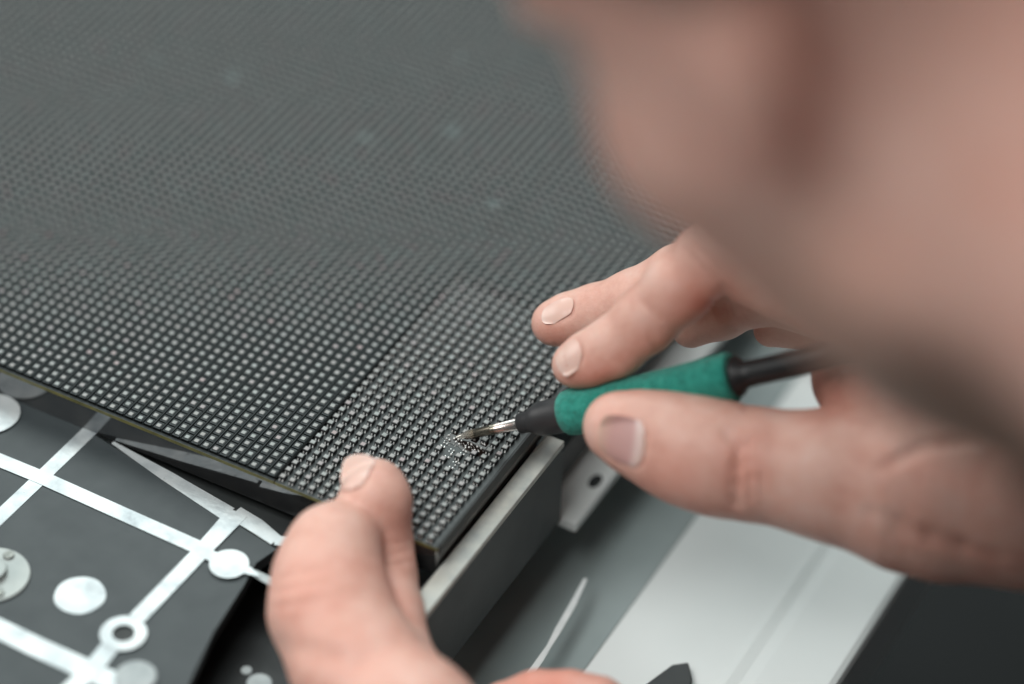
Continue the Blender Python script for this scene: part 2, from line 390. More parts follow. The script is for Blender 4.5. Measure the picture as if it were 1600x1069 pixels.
# solder crumbs and burnt flux by the tip
def blob_mesh(pts, n1=6, n2=4):
    V = []; F = []
    for x, y, z, r in pts:
        b = len(V); V.append((x, y, z + r))
        for i in range(1, n2):
            for k in range(n1):
                th = math.pi * i / n2; ph = 2 * math.pi * k / n1
                V.append((x + r * math.sin(th) * math.cos(ph), y + r * math.sin(th) * math.sin(ph), z + r * math.cos(th)))
        V.append((x, y, z - r))
        for k in range(n1): F.append((b, b + 1 + k, b + 1 + (k + 1) % n1))
        for i in range(n2 - 2):
            for k in range(n1): a_ = b + 1 + i * n1; F.append((a_ + k, a_ + n1 + k, a_ + n1 + (k + 1) % n1, a_ + (k + 1) % n1))
        e = b + 1 + (n2 - 1) * n1
        for k in range(n1): F.append((e, e - n1 + (k + 1) % n1, e - n1 + k))
    return V, F
cr = []
def crumb(u, v, r, z=None):
    z = r * .8 if z is None else z
    p = WZ(u, v, z); cr.append((p[0], p[1], z, r))
for (x, y) in [(320, 460), (290, 500), (325, 515), (400, 540), (440, 565), (515, 590), (515, 610), (555, 605), (545, 553), (585, 570), (655, 598), (700, 615), (625, 635), (670, 655), (490, 640), (520, 655), (490, 695), (430, 510), (468, 525), (375, 645), (345, 690), (275, 712), (312, 728), (260, 548), (293, 562), (228, 588), (262, 603), (405, 780), (392, 820), (325, 845), (358, 858), (435, 795), (600, 640), (615, 515), (720, 560), (745, 575), (380, 500)]:
    crumb(660 + x / 7.635, 620 + y / 7.635, random.uniform(.026, .038))
for k in range(80):
    t_ = random.random(); u = 693 + 64 * t_ + random.gauss(0, 4); v = 684 + 20 * t_ + random.gauss(0, 5)
    crumb(u, v, random.uniform(.006, .014))
for k in range(14): crumb(random.uniform(688, 735), random.uniform(690, 735), random.uniform(.006, .012))
V, F = blob_mesh(cr); o = place('solder_crumbs', mesh_np('solder_crumbs', V, F, M_bright, None, True))
tag(o, 'loose bright solder crumbs scattered on the bare module under the iron tip', 'solder', kind='stuff')
# flux stain: a thin uneven film
mb = MB(); pts = []
cpts = [(692, 681), (712, 676), (738, 680), (760, 688), (768, 702), (757, 714), (742, 714), (728, 708), (712, 697), (696, 690)]
pts = [WZ(u, v, .003)[:2] for u, v in cpts]
sm = []
for i in range(len(pts)):
    a_, b_ = pts[i], pts[(i + 1) % len(pts)]
    for k in range(4): sm.append(a_ + (b_ - a_) * k / 4 + rng.normal(0, .012, 2))
mb.prism(sm, .002, .010); mb.build('burnt_flux', M_flux, panel)

# ================================================================ FRAME BESIDE THE PANEL
zt = -.75
frame = empty('aluminium_frame_rail', (6, 0, -3.5)); tag(frame, 'bare aluminium rail with dark grey side standing along the right edge of the display', 'frame rail')
pa, pb = WZ(846.4, 682, zt), WZ(679.7, 900, zt); pc, pd = WZ(888, 686, zt), WZ(712, 899, zt)
fx0 = (pa[0] + pb[0]) / 2; fx1 = (pc[0] + pd[0]) / 2; fy1 = WZ(880, 684, zt)[1] - .1
hz = 3.0
mb = MB(); mb.box((fx0, -14, zt - .2), (fx1, fy1, zt)); mb.build('top_edge', M_alu, frame, bev=.03)
mb = MB()
pts = [(-14, zt - hz), (-14, zt - .203), (fy1 - .25, zt - .203), (fy1 - .05, zt - .35), (fy1 + .0, zt - .6), (fy1 + .0, zt - hz)]
vs = [(fx0 + .12, y, z) for y, z in pts] + [(fx1 - .01, y, z) for y, z in pts]
mb.add(vs, [tuple(range(6)), tuple(range(11, 5, -1))] + [(i, (i + 1) % 6, 6 + (i + 1) % 6, 6 + i) for i in range(6)], 0)
mb.build('side_plate', M_side, frame, bev=.02)
zf = zt - hz + .02
fl = WZ(940, 768, zf)
mb = MB(); mb.box((fx0 - .3, fy1 + .02, zf - .3), (fl[0], fy1 + 40, zf)); mb.build('mounting_flange', M_white, frame, bev=.03)
hp = WZ(930, 752, zf)
mb = MB(); pts = [(hp[0] + .17 * math.cos(a), hp[1] + .30 * math.sin(a)) for a in np.linspace(0, 2 * math.pi, 20, endpoint=False)]
mb.prism(pts, zf + .001, zf + .006); mb.build('slot_hole', M_blackdeep, frame)
# dark channel between the panel and the rail
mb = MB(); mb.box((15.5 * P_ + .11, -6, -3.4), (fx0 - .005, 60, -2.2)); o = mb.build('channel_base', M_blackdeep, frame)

# ================================================================ SURFACES UNDER AND AROUND
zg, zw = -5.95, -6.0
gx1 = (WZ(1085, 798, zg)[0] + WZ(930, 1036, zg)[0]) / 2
mb = MB(); mb.box((fx0 - 12, -40, zw + .003), (gx1, 60, zg)); o = mb.build('bench_shade_strip', M_bench_shade, bev=.01)  # thin grey band painting the shaded part of the white bench
tag(o, 'flat grey strip painted as shade on the white workbench beside the dark side plate', 'painted shade')
wx1 = (WZ(1416, 893, zw)[0] + WZ(1330, 1060, zw)[0]) / 2
ws = WZ(1230, 950, zw)[0]
mb = MB(); prof_ = [(-60, zw - 2.5), (-60, zw), (ws - .5, zw), (ws - .25, zw + .04), (ws + .15, zw + .22), (ws + .5, zw + .26), (wx1, zw + .26), (wx1, zw - 2.5)]
k_ = len(prof_); mb.add([(x, -70, z) for x, z in prof_] + [(x, 120, z) for x, z in prof_], [tuple(range(k_)), tuple(range(2 * k_ - 1, k_ - 1, -1))] + [(i, (i + 1) % k_, k_ + (i + 1) % k_, k_ + i) for i in range(k_)], 0)
o = mb.build('white_workbench', M_white, bev=.22)
tag(o, 'white workbench top under the painted shade strip, ending at the dark floor', 'workbench')
mb = MB(); mb.box((-400, -400, -82), (400, 400, -80)); o = mb.build('floor', M_floor); tag(o, kind='structure')
# side of the bench, dark
# ================================================================ BASE PLATE WITH SILVER FILM
zp = -1.02
def PP(u, v): return WZ(u, v, zp)[:2]
plate = empty('base_plate', (-10, -8, -2)); tag(plate, 'dark grey grained plate with silver film strips and round pads, before the display', 'plate')
mb = MB()
edge = [(-500, 380), (21, 631), (131, 679), (262, 752), (352, 808), (432, 858), (400, 880), (381, 915), (333, 989), (295, 1069), (230, 1230), (-700, 1300)]
pts = [PP(u, v) for u, v in edge]
# tuck the far side under the display's edge
pts[0] = np.array([-30, -.175]); pts[1] = np.array([PP(21, 631)[0], -.175]); pts[2] = np.array([PP(131, 677)[0], -.175])
mb.prism(pts, zp - .35, zp); mb.build('plate_sheet', M_plate, plate)
zl = zp - 1.6
mb = MB(); mb.box((-30, -13, zl - .5), (4.9, -.1, zl)); o = mb.build('lower_tray', M_blackdeep, plate)
# dark grey sheet seen between the plate and the display
zs = zp - .45
mb = MB(); pts = [WZ(150, 640, zs)[:2], WZ(560, 800, zs)[:2], WZ(470, 860, zs)[:2], WZ(400, 850, zs)[:2], WZ(250, 770, zs)[:2]]
mb.prism(pts, zs - .1, zs); mb.build('lower_sheet', M_side, plate)

def strip(name, pl, w, z=None, h=.012, parent=plate, mat=M_film, wpx=True, zoff=0):
    """flat band along photo positions pl; w in cm"""
    z = zp if z is None else z
    q = [WZ(u, v, z)[:2] for u, v in pl]; Lp = []; Rp = []
    for i in range(len(q)):
        a_ = q[max(0, i - 1)]; b_ = q[min(len(q) - 1, i + 1)]; d = (b_ - a_) / np.linalg.norm(b_ - a_); n = np.array([-d[1], d[0]])
        ww = w[i] if isinstance(w, (list, tuple)) else w
        Lp.append(q[i] + n * ww / 2); Rp.append(q[i] - n * ww / 2)
    mb = MB(); mb.prism(Lp + Rp[::-1], z + .003 + zoff, z + .003 + zoff + h); return mb.build(name, mat, parent)
def disc(name, u, v, r, h=.02, mat=M_film, z=None, parent=plate, n=40, zoff=0, hole=0, jag=0, bev=0):
    z = zp if z is None else z
    p = WZ(u, v, z); mb = MB(); z0 = z + .003 + zoff
    rr = [r * (1 + (jag * math.sin(5 * a) if jag else 0)) for a in np.linspace(0, 2 * math.pi, n, endpoint=False)]
    cs = [(math.cos(a), math.sin(a)) for a in np.linspace(0, 2 * math.pi, n, endpoint=False)]
    if hole:
        V = [(p[0] + c * q, p[1] + s * q, zz) for q0, zz in ((r, z0), (r, z0 + h), (hole, z0 + h), (hole, z0)) for (c, s), q in zip(cs, [q0] * n)]
        mb.add(V, [(i * n + k, i * n + (k + 1) % n, ((i + 1) % 4) * n + (k + 1) % n, ((i + 1) % 4) * n + k) for i in range(4) for k in range(n)], 0)
    else: mb.prism([(p[0] + c * q, p[1] + s * q) for (c, s), q in zip(cs, rr)], z0, z0 + h)
    return mb.build(name, mat, parent, bev=bev)
strip('film_strip', [(146, 668), (65, 746), (-30, 836)], .44)
strip('film_strip', [(-40, 704), (65, 747), (190, 803), (318, 860)], .46, zoff=.013)
strip('film_strip', [(372, 802), (318, 860), (214, 968)], [.60, .48, .46], zoff=.026)
strip('film_strip', [(176, 692), (262, 745), (356, 803)], [.10, .38, .52])
strip('film_strip', [(366, 802), (400, 822), (432, 846)], [.52, .50, .38], zoff=.014)
strip('film_strip', [(430, 846), (480, 850)], .34, zoff=.028)
strip('film_strip', [(178, 1005), (150, 1040), (105, 1085)], .50, zoff=.026)
strip('film_strip', [(-40, 965), (60, 1013), (190, 1072), (300, 1130)], .62, zoff=.013)
strip('film_strip', [(325, 868), (350, 880)], .36, zoff=.04)
disc('film_ring', 193, 992, .60, hole=.29, zoff=.040)
disc('ring_hole', 193, 992, .285, mat=M_blackdeep, h=.003)
disc('film_pad', 125, 931, .66, jag=.012, zoff=.0)
disc('film_pad', 358, 884, .52, zoff=.055)
disc('film_pad', 212, 1060, .52, mat=M_clear, zoff=.06)
disc('film_pad', -14, 648, .80, zoff=.03)
strip('film_tab', [(385, 893), (405, 903)], [.3, .05], zoff=.056)
strip('grey_tab', [(395, 895), (440, 918)], [.22, .3], mat=M_clear, zoff=.01)
o = disc('steel_disc', -12, 900, .98, h=.06, mat=M_disc, bev=.02)
disc('disc_hub', -14, 897, .42, h=.16, mat=M_disc, zoff=.061, bev=.03)
disc('disc_screw', 14, 871, .15, h=.05, mat=M_screw, zoff=.061, bev=.02)
disc('disc_screw', -2, 930, .15, h=.05, mat=M_screw, zoff=.061, bev=.02)
# blurred pale nubs down in the dark tray
for (u, v, r) in [(405, 1068, .32), (385, 1048, .14)]:
    disc('film_pad', u, v, r, mat=M_clear, z=zl)

# translucent loose strip lying over the painted shade strip
zc = zg + 1.0
o = strip('loose_film_strip', [(915, 905), (895, 945), (872, 985), (858, 1010), (845, 1030), (810, 1080)], [.10, .18, .19, .13, .18, .20], z=zc, h=.02, parent=None, mat=M_strip)
tag(o, 'thin pale bent film strip lying over the painted shade strip', 'film strip')
# dark wedge object on the bench
p = [WZ(u, v, zw + .4) for u, v in [(1000, 1075), (1050, 1038), (1076, 1034), (1082, 1060), (1076, 1110), (1000, 1130)]]
mb = MB(); mb.prism([q[:2] for q in p], zw + .003, zw + .4); o = mb.build('dark_clip', M_side, bev=.05)
tag(o, 'small dark wedge-shaped clip lying on the white workbench', 'clip')

# ================================================================ SOLDERING IRON
A = TIP.copy(); B = W(1330, 549, -4.9); ax = (B - A) / np.linalg.norm(B - A); LEN = np.linalg.norm(B - A)
def tat(u):     # distance along the axis whose picture column is u
    lo, hi = 0, LEN * 3
    for _ in range(50):
        mid = (lo + hi) / 2; q = A + ax * mid - CC; uu_ = CU + F_PX * (q @ RC[0]) / (q @ RC[2])
        if uu_ < u: lo = mid
        else: hi = mid
    return lo
iron = empty('soldering_iron', A); tag(iron, 'soldering iron with green foam grip and fine steel tip touching the bare module', 'soldering iron')
t1, t2, t3, t4 = tat(729), tat(812), tat(880), tat(1146)
lathe_obj('steel_tip', [(0, .014), (.05, .035), (t1 * .5, .06), (t1, .102), (t1 + .01, .118), (tat(766), .135), (tat(767), .145), (tat(769), .145), (tat(770), .136), (t2, .155)], A, B, M_steel, iron, along=True, origin=A)
lathe_obj('tip_collar', [(t2 - .03, .17), (t2, .27), (t2 + .28, .29), (t2 + .34, .34), (t2 + .60, .45), (t3 + .1, .50), (t3 + .2, .48)], A, B, M_cone, iron, origin=A)
gl = t4 - t3
lathe_obj('foam_grip', [(t3 - .02, .42), (t3, .50), (t3 + .10, .58), (t3 + .3, .62), (t3 + gl * .25, .615), (t3 + gl * .5, .59), (t3 + gl * .7, .61), (t3 + gl * .88, .655), (t4 - .14, .665), (t4 - .04, .65), (t4 - .01, .63), (t4, .56)], A, B, M_foam, iron, n=64, origin=A)
lathe_obj('rear_handle', [(t4 - .02, .40), (t4 + .06, .53), (t4 + .16, .53), (t4 + .34, .36), (t4 + .6, .345), (t4 + 6.5, .34), (t4 + 6.6, .26)], A, B, M_cable, iron, origin=A)
# lead leaving the handle, sagging away past the wrist
e0 = A + ax * (t4 + 6.4); ctrl = [e0, e0 + ax * 5, e0 + ax * 10 + FWD * 3, e0 + ax * 17 + FWD * 12 - UP * 9, e0 + ax * 22 + FWD * 20 - UP * 26]
pts = []
for i in range(len(ctrl) - 1):
    p0, p1, p2, p3 = ctrl[max(i - 1, 0)], ctrl[i], ctrl[i + 1], ctrl[min(i + 2, len(ctrl) - 1)]
    for k in range(8):
        t = k / 8; pts.append(.5 * ((2 * p1) + (p2 - p0) * t + (2 * p0 - 5 * p1 + 4 * p2 - p3) * t * t + (3 * p1 - p0 - 3 * p2 + p3) * t ** 3))
V = []; F = []
for i in range(len(pts)):
    d = pts[min(i + 1, len(pts) - 1)] - pts[max(i - 1, 0)]; d /= np.linalg.norm(d); x = np.cross(d, UP); x /= np.linalg.norm(x); y = np.cross(d, x)
    V += [pts[i] + (x * math.cos(a) + y * math.sin(a)) * .22 for a in np.linspace(0, 2 * math.pi, 14, endpoint=False)]
for i in range(len(pts) - 1):
    for k in range(14): F.append((i * 14 + k, i * 14 + (k + 1) % 14, (i + 1) * 14 + (k + 1) % 14, (i + 1) * 14 + k))
place('power_lead', mesh_np('power_lead', np.array(V) - A, F, M_cable, None, True), iron, A)

# ================================================================ PERSON
def smin(a, b, k):
    h = np.clip(.5 + .5 * (b - a) / k, 0, 1); return b + (a - b) * h - k * h * (1 - h)
def cone(Pn, a, b, ra, rb, sq=None):
    d = b - a; l2 = d @ d; t = np.clip(((Pn - a) @ d) / l2, 0, 1)
    return np.linalg.norm(Pn - a - t[:, None] * d, axis=1) - (ra + (rb - ra) * t)
def chain(Pn, ch, k):
    r = None
    for (a, ra), (b, rb) in zip(ch[:-1], ch[1:]):
        d = cone(Pn, a, b, ra, rb); r = d if r is None else smin(r, d, k)
    return r
def C_(lst):  # (u, v, dz, r_px)
    return [(W(u, v, dz), px(r, dz)) for u, v, dz, r in lst]
def surface(fn, lo, hi, h, thr=1.2):
    """surface nets on a sparse grid"""
    lo = np.array(lo); n = np.ceil((np.array(hi) - lo) / h).astype(int); B_ = 8
    n = ((n + B_ - 1) // B_) * B_ + 1
    D = np.full(n, 1.0, dtype=np.float32)
    nb = (n - 1) // B_
    gi = np.stack(np.meshgrid(*[np.arange(k) for k in nb], indexing='ij'), -1).reshape(-1, 3)
    cen = lo + (gi * B_ + B_ / 2) * h; dc = fn(cen)
    rad = B_ * h * .87 * thr + .05
    D_s = np.where(dc < 0, -1.0, 1.0)
    off = np.stack(np.meshgrid(*[np.arange(B_ + 1)] * 3, indexing='ij'), -1).reshape(-1, 3)
    for i in np.where(np.abs(dc) >= rad)[0]:
        if D_s[i] < 0:
            a, b, c = gi[i] * B_; D[a:a + B_ + 1, b:b + B_ + 1, c:c + B_ + 1] = -1
    near = gi[np.abs(dc) < rad]
    for s in range(0, len(near), 400):
        g = near[s:s + 400]; idx = (g[:, None, :] * B_ + off[None]).reshape(-1, 3)
        D[idx[:, 0], idx[:, 1], idx[:, 2]] = fn(lo + idx * h)
    # cells
    sg = D < 0
    c = [sg[i:n[0] - 1 + i, j:n[1] - 1 + j, k:n[2] - 1 + k] for i in (0, 1) for j in (0, 1) for k in (0, 1)]
    cnt = sum(x.astype(np.int8) for x in c); act = (cnt > 0) & (cnt < 8)
    ids = np.full(act.shape, -1, np.int64); ai = np.argwhere(act); ids[act] = np.arange(len(ai))
    acc = np.zeros((len(ai), 3)); num = np.zeros(len(ai))
    cr_ = [(0, 0, 0), (0, 0, 1), (0, 1, 0), (0, 1, 1), (1, 0, 0), (1, 0, 1), (1, 1, 0), (1, 1, 1)]
    for p in range(8):
        for q_ in range(p + 1, 8):
            a, b = np.array(cr_[p]), np.array(cr_[q_])
            if np.abs(a - b).sum() != 1: continue
            ia = ai + a; ib = ai + b
            da = D[ia[:, 0], ia[:, 1], ia[:, 2]]; db = D[ib[:, 0], ib[:, 1], ib[:, 2]]
            m = (da < 0) != (db < 0); t = np.where(m, da / np.where(m, da - db, 1), 0)
            acc += np.where(m[:, None], a + (b - a) * t[:, None], 0); num += m
    V = lo + (ai + acc / num[:, None]) * h
    F = []
    for ax_ in range(3):
        o1, o2 = [(1, 2), (2, 0), (0, 1)][ax_]
        s0 = [slice(None)] * 3; s1 = [slice(None)] * 3; s0[ax_] = slice(0, -1); s1[ax_] = slice(1, None)
        a, b = sg[tuple(s0)], sg[tuple(s1)]; e = np.argwhere(a != b)
        e = e[(e[:, o1] > 0) & (e[:, o2] > 0) & (e[:, o1] < n[o1] - 1) & (e[:, o2] < n[o2] - 1)]
        flip = a[e[:, 0], e[:, 1], e[:, 2]]
        u1 = np.zeros(3, int); u1[o1] = 1; u2 = np.zeros(3, int); u2[o2] = 1
        q0 = e - u1 - u2; q1 = e - u2; q2 = e; q3 = e - u1
        f = np.stack([ids[q[:, 0], q[:, 1], q[:, 2]] for q in (q0, q1, q2, q3)], 1)
        f[~flip] = f[~flip][:, ::-1]; F.append(f)
    F = np.concatenate(F); F = F[(F >= 0).all(1)]
    return V, F

# ---- right hand (holds the iron)
R_index = C_([(899, 570, -1.95, 37), (922, 560, -2.1, 42), (960, 542, -2.35, 47), (1010, 500, -2.8, 50), (1060, 450, -3.3, 54), (1108, 408, -3.7, 57), (1130, 404, -3.9, 57), (1230, 440, -4.1, 62), (1360, 500, -4.6, 72)])
R_middle = C_([(866, 505, 0.9, 36), (890, 499, .8, 40), (930, 488, .6, 42), (990, 468, .1, 45), (1060, 430, -.8, 46), (1130, 405, -1.6, 50), (1250, 440, -2.6, 56), (1370, 500, -3.6, 66)])
R_ring = C_([(1080, 512, 0.3, 32), (1130, 492, -.2, 36), (1180, 468, -.8, 40), (1250, 470, -1.6, 46), (1380, 520, -3.0, 62)])
R_little = C_([(1205, 515, .2, 28), (1235, 508, -.2, 32), (1290, 520, -.6, 36), (1400, 560, -2.2, 56)])
R_thumb = C_([(960, 665, -3.1, 46), (978, 671, -3.15, 54), (1020, 684, -3.3, 67), (1070, 702, -3.5, 80), (1120, 716, -3.7, 83), (1160, 724, -3.8, 80), (1210, 730, -4.0, 83), (1290, 742, -4.3, 97), (1400, 765, -4.8, 122)])
R_palm = C_([(1345, 590, -3.0, 78), (1460, 640, -4.0, 130), (1620, 720, -5.2, 165), (1800, 790, -6, 150)])
R_palm2 = C_([(1370, 745, -4.3, 98), (1480, 770, -5.0, 130), (1620, 780, -5.6, 128), (1800, 800, -6, 150)])
R_arm = C_([(1800, 800, -6, 150), (2000, 830, -7, 165), (2600, 860, -8, 230)])
def crease(Pn, a, b, r, dep):     # shallow skin crease along a segment
    d = b - a; t = np.clip(((Pn - a) @ d) / (d @ d), 0, 1); q = np.linalg.norm(Pn - a - t[:, None] * d, axis=1)
    return dep * np.exp(-(q / r) ** 2)
def near_surface(fn, p, n):       # march from p against n to the surface
    t = np.zeros(len(p))
    for _ in range(60): t += np.clip(fn(p - n * t[:, None]), -.3, .3) * .8
    return p - n * t[:, None]
def f_right(Pn):
    fi = chain(Pn, R_index, .25); fm = chain(Pn, R_middle, .25); fr = chain(Pn, R_ring, .3); fl_ = chain(Pn, R_little, .3)
    F_ = smin(smin(fi, fm, .10), smin(fr, fl_, .12), .10)
    pal = smin(chain(Pn, R_palm, .8), chain(Pn, R_palm2, .8), .9)
    th = chain(Pn, R_thumb, .5)
    d = smin(smin(pal, th, .55), F_, .5)
    d = smin(d, chain(Pn, R_arm, 1.0), .8)
    return d
RCREASE = []
def mk_creases(fn, specs):
    out = []
    for (u1, v1, u2, v2, dz, r, dep) in specs:
        n = -RC[2]; ps = np.array([W(u1 + (u2 - u1) * t, v1 + (v2 - v1) * t, dz) for t in (0, .33, .66, 1)])
        ps = march_cam(fn, ps)
        for a, b in zip(ps[:-1], ps[1:]): out.append((a, b, r, dep))
    return out
def march_cam(fn, ps, back=4.0):  # first hit going away from the camera through ps
    d = ps - CC; d /= np.linalg.norm(d, axis=1)[:, None]; q = ps - d * back; t = np.zeros(len(ps))
    for _ in range(80): t += np.clip(fn(q + d * t[:, None]), -.1, .5) * .8
    return q + d * t[:, None]
NAILS = {'R': [(968, 694, -4.3, (-.30, .52, -.80), (-1, -.12, .1), .66, .60), (884, 553, -2.6, (-.62, -.62, -.48), (-.62, .72, .2), .44, .36), (869, 474, .1, (-.16, -.80, -.58), (-1, .14, .1), .46, .26)],
         'L': [(567, 746, -2.9, (-.30, -.26, -.90), (.04, -1, .2), .54, .48)]}
def cam_dir(r, d, f): v = RC[0] * r + RC[1] * d + RC[2] * f; return v / np.linalg.norm(v)
def nail_folds(fn, specs):
    out = []
    for u, v, dz, nrm, along, hl, hw in specs:
        n = cam_dir(*nrm); a = cam_dir(*along); a = a - n * (a @ n); a /= np.linalg.norm(a); b = np.cross(n, a); c = W(u, v, dz)
        pts = []
        for an in np.linspace(math.radians(65), math.radians(295), 12):     # open at the free edge
            s_, t_ = math.cos(an), math.sin(an); k = (abs(s_) ** 4 + abs(t_) ** 4) ** -.25
            pts.append(c + a * s_ * k * (hl * .93) + b * t_ * k * (hw * .95) + n * 2.0)
        pts = near_surface(fn, np.array(pts), np.tile(n, (len(pts), 1)))
        H = (pts - c) @ n; ok = H > np.median(H) - .35
        for p, q, k1, k2 in zip(pts[:-1], pts[1:], ok[:-1], ok[1:]):
            if k1 and k2: out.append((p, q, .085, .045))
    return out
CR_R = mk_creases(f_right, [(1130, 676, 1158, 700, -4.5, .10, .05), (1155, 700, 1150, 790, -4.5, .12, .12), (1170, 690, 1172, 780, -4.5, .09, .06), (1142, 720, 1138, 780, -4.5, .07, .03),
                           (1185, 700, 1190, 770, -4.5, .08, .03), (1380, 730, 1440, 700, -5, .2, .05), (1440, 700, 1530, 690, -5, .2, .05), (1360, 800, 1500, 850, -5, .2, .05), (1400, 830, 1560, 870, -5, .2, .05),
                           (1128, 455, 1140, 490, -4, .16, .14), (1115, 470, 1128, 500, -4, .1, .05), (1000, 470, 1030, 500, -3, .08, .03), (1070, 392, 1110, 440, -4, .10, .03), (1085, 385, 1128, 430, -4, .09, .03), (1150, 600, 1165, 640, -4, .12, .04),
                           (1014, 520, 1030, 548, -3, .08, .04)]) + nail_folds(f_right, NAILS['R'])
def g_right(Pn):
    d = f_right(Pn)
    for a, b, r, dep in CR_R: d = d + crease(Pn, a, b, r, dep)
    return d
lo = np.array([1e9] * 3); hi = -lo
for ch in (R_index, R_middle, R_thumb, R_palm, R_palm2):
    for p, r in ch: lo = np.minimum(lo, p - r - .4); hi = np.maximum(hi, p + r + .4)
for p, r in R_arm[:2]: lo = np.minimum(lo, p - r - .4); hi = np.maximum(hi, p + r + .4)
VR, FR = surface(g_right, lo, hi, .07)

# ---- left hand (steadies the corner)
zA = .03
def zc_(u, v, z):
    p = WZ(u, v, z); return RC[2] @ (p - CC) - D0
L_thumb = C_([(586, 766, zc_(586, 766, .88), 50), (586, 785, zc_(586, 785, .98), 54), (591, 850, -2.95, 51), (597, 900, -3.2, 51), (603, 960, -3.9, 56), (622, 1060, -5.6, 66), (690, 1220, -7.4, 100)])
L_index = C_([(572, 822, -2.9, 38), (556, 824, -3.3, 46), (522, 856, -4.2, 66), (512, 900, -4.6, 80), (517, 955, -5.1, 93), (556, 1040, -5.9, 98), (640, 1140, -7.0, 112), (700, 1260, -8.3, 130)])
L_mid = C_([(790, 1108, -4.0, 44), (840, 1098, -4.2, 48), (890, 1096, -4.4, 46), (935, 1102, -4.6, 42), (900, 1200, -6.5, 70), (800, 1330, -8.6, 110)])
L_palm = C_([(700, 1240, -8.2, 135), (800, 1400, -9.5, 180), (1000, 1700, -12, 170), (1500, 2300, -15, 200)])
def f_left(Pn):
    a = chain(Pn, L_thumb, .35); b = chain(Pn, L_index, .5); c = chain(Pn, L_mid, .3)
    d = smin(smin(a, b, .10), c, .1)
    return smin(d, chain(Pn, L_palm, 1.0), .8)
CR_L = mk_creases(f_left, [(606, 868, 640, 860, -4, .09, .06), (604, 884, 642, 877, -4, .08, .05), (606, 853, 638, 848, -4, .08, .035), (440, 1010, 560, 1035, -6, .3, .06), (432, 905, 500, 890, -6, .10, .035), (426, 925, 505, 912, -6, .10, .04), (424, 950, 500, 938, -6, .10, .03)]) + nail_folds(f_left, NAILS['L'])
def g_left(Pn):
    d = f_left(Pn)
    for a, b, r, dep in CR_L: d = d + crease(Pn, a, b, r, dep)
    return d
lo = np.array([1e9] * 3); hi = -lo
for ch in (L_thumb, L_index, L_mid, L_palm[:2]):
    for p, r in ch: lo = np.minimum(lo, p - r - .4); hi = np.maximum(hi, p + r + .4)
VL, FL = surface(g_left, lo, hi, .075)

# ---- head, neck
HO = W(1528, -180, -28.5)
def cam_dir(r, d, f): v = RC[0] * r + RC[1] * d + RC[2] * f; return v / np.linalg.norm(v)
HF = cam_dir(-.31, .13, .94)
HU = cam_dir(-.62, -.78, -.05); HU = HU - HF * (HU @ HF); HU /= np.linalg.norm(HU)
HX = np.cross(HF, HU)                         # towards the person's right ear or left ear, fixed below
if HX @ RC[2] > 0: HX = -HX                   # +x is the side the camera sees
def to_head(Pn): q = Pn - HO; return np.stack([q @ HX, q @ HF, q @ HU], 1)
def ell(Q, c, r):
    r = np.array(r); q = (Q - np.array(c)) / r; k = np.linalg.norm(q, axis=1); g = np.linalg.norm(q / r, axis=1) + 1e-6
    return k * (k - 1) / g
def cc(Q, a, b, ra, rb): return cone(Q, np.array(a, float), np.array(b, float), ra, rb)
def f_head_local(Q):
    Qs = Q.copy(); Qs[:, 0] = np.abs(Qs[:, 0])
    d = ell(Q, (0, -1.5, 4.5), (7.6, 9.6, 8.6))
    d = smin(d, ell(Q, (0, 3.2, -2.5), (6.3, 6.4, 7.8)), 2.0)
    d = smin(d, cc(Qs, (5.4, 0, -4.2), (1.2, 8.0, -8.3), 1.5, 1.6), 1.6)      # jaw
    d = smin(d, cc(Qs, (0, 8.0, -8.3), (1.2, 8.0, -8.3), 1.7, 1.6), .8)       # chin
    d = smin(d, cc(Qs, (4.3, 6.6, -.6), (5.7, 2.5, -.6), 1.45, 1.3), 1.8)    # cheekbone
    d = smin(d, cc(Qs, (0.6, 8.7, 2.9), (4.5, 7.2, 3.0), .9, .7), .9)         # brow
    d = smin(d, cc(Q, (0, 9.3, 1.8), (0, 10.5, -1.8), .55, .9), .7)          # nose
    d = smin(d, cc(Qs, (.4, 9.8, -2.2), (1.3, 9.3, -2.1), .6, .5), .4)
    d = smin(d, cc(Qs, (0, 9.7, -4.5), (2.0, 8.8, -4.7), .55, .3), .5)        # lips
    d = smin(d, cc(Qs, (0, 9.6, -5.5), (1.7, 8.8, -5.3), .6, .3), .35)
    d = -smin(-d, ell(Qs, (3.1, 9.7, 1.4), (1.4, 1.2, .8)), .5)              # eye sockets
    d = smin(d, ell(Qs, (3.1, 7.4, 1.4), (1.3, 1.25, 1.2)), .15)
    ear = ell(Qs, (7.3, -2.8, 1.9), (.55, 1.9, 3.0)); ear = -smin(-ear, ell(Qs, (7.9, -2.5, 2.1), (.4, 1.0, 1.8)), .3)
    ear = smin(ear, ell(Qs, (7.2, -1.5, -.9), (.5, .8, .9)), .4)
    d = smin(d, ear, .9)
    d = smin(d, cc(Q, (0, -2.5, -4), (0, -5.5, -15), 6.0, 6.6), 2.2)          # neck
    return d
def f_head(Pn): return smin(f_head_local(to_head(Pn)), cone(Pn, W(1740, 400, -26.5), W(2150, 640, -24), 3.7, 5.5), 2.0)
NB = HO + HF * -6 + HU * -17                  # base of the neck
SHL = HO + RGT * 21 - FWD * 19 + UP * -2; SHR = HO + RGT * 24 + FWD * 19 + UP * -2
rad = 15
VH, FH = surface(lambda p: np.maximum(f_head(p), np.linalg.norm(p - (HO - HU * 4), axis=1) - 19), HO - 23, HO + 23, .34)

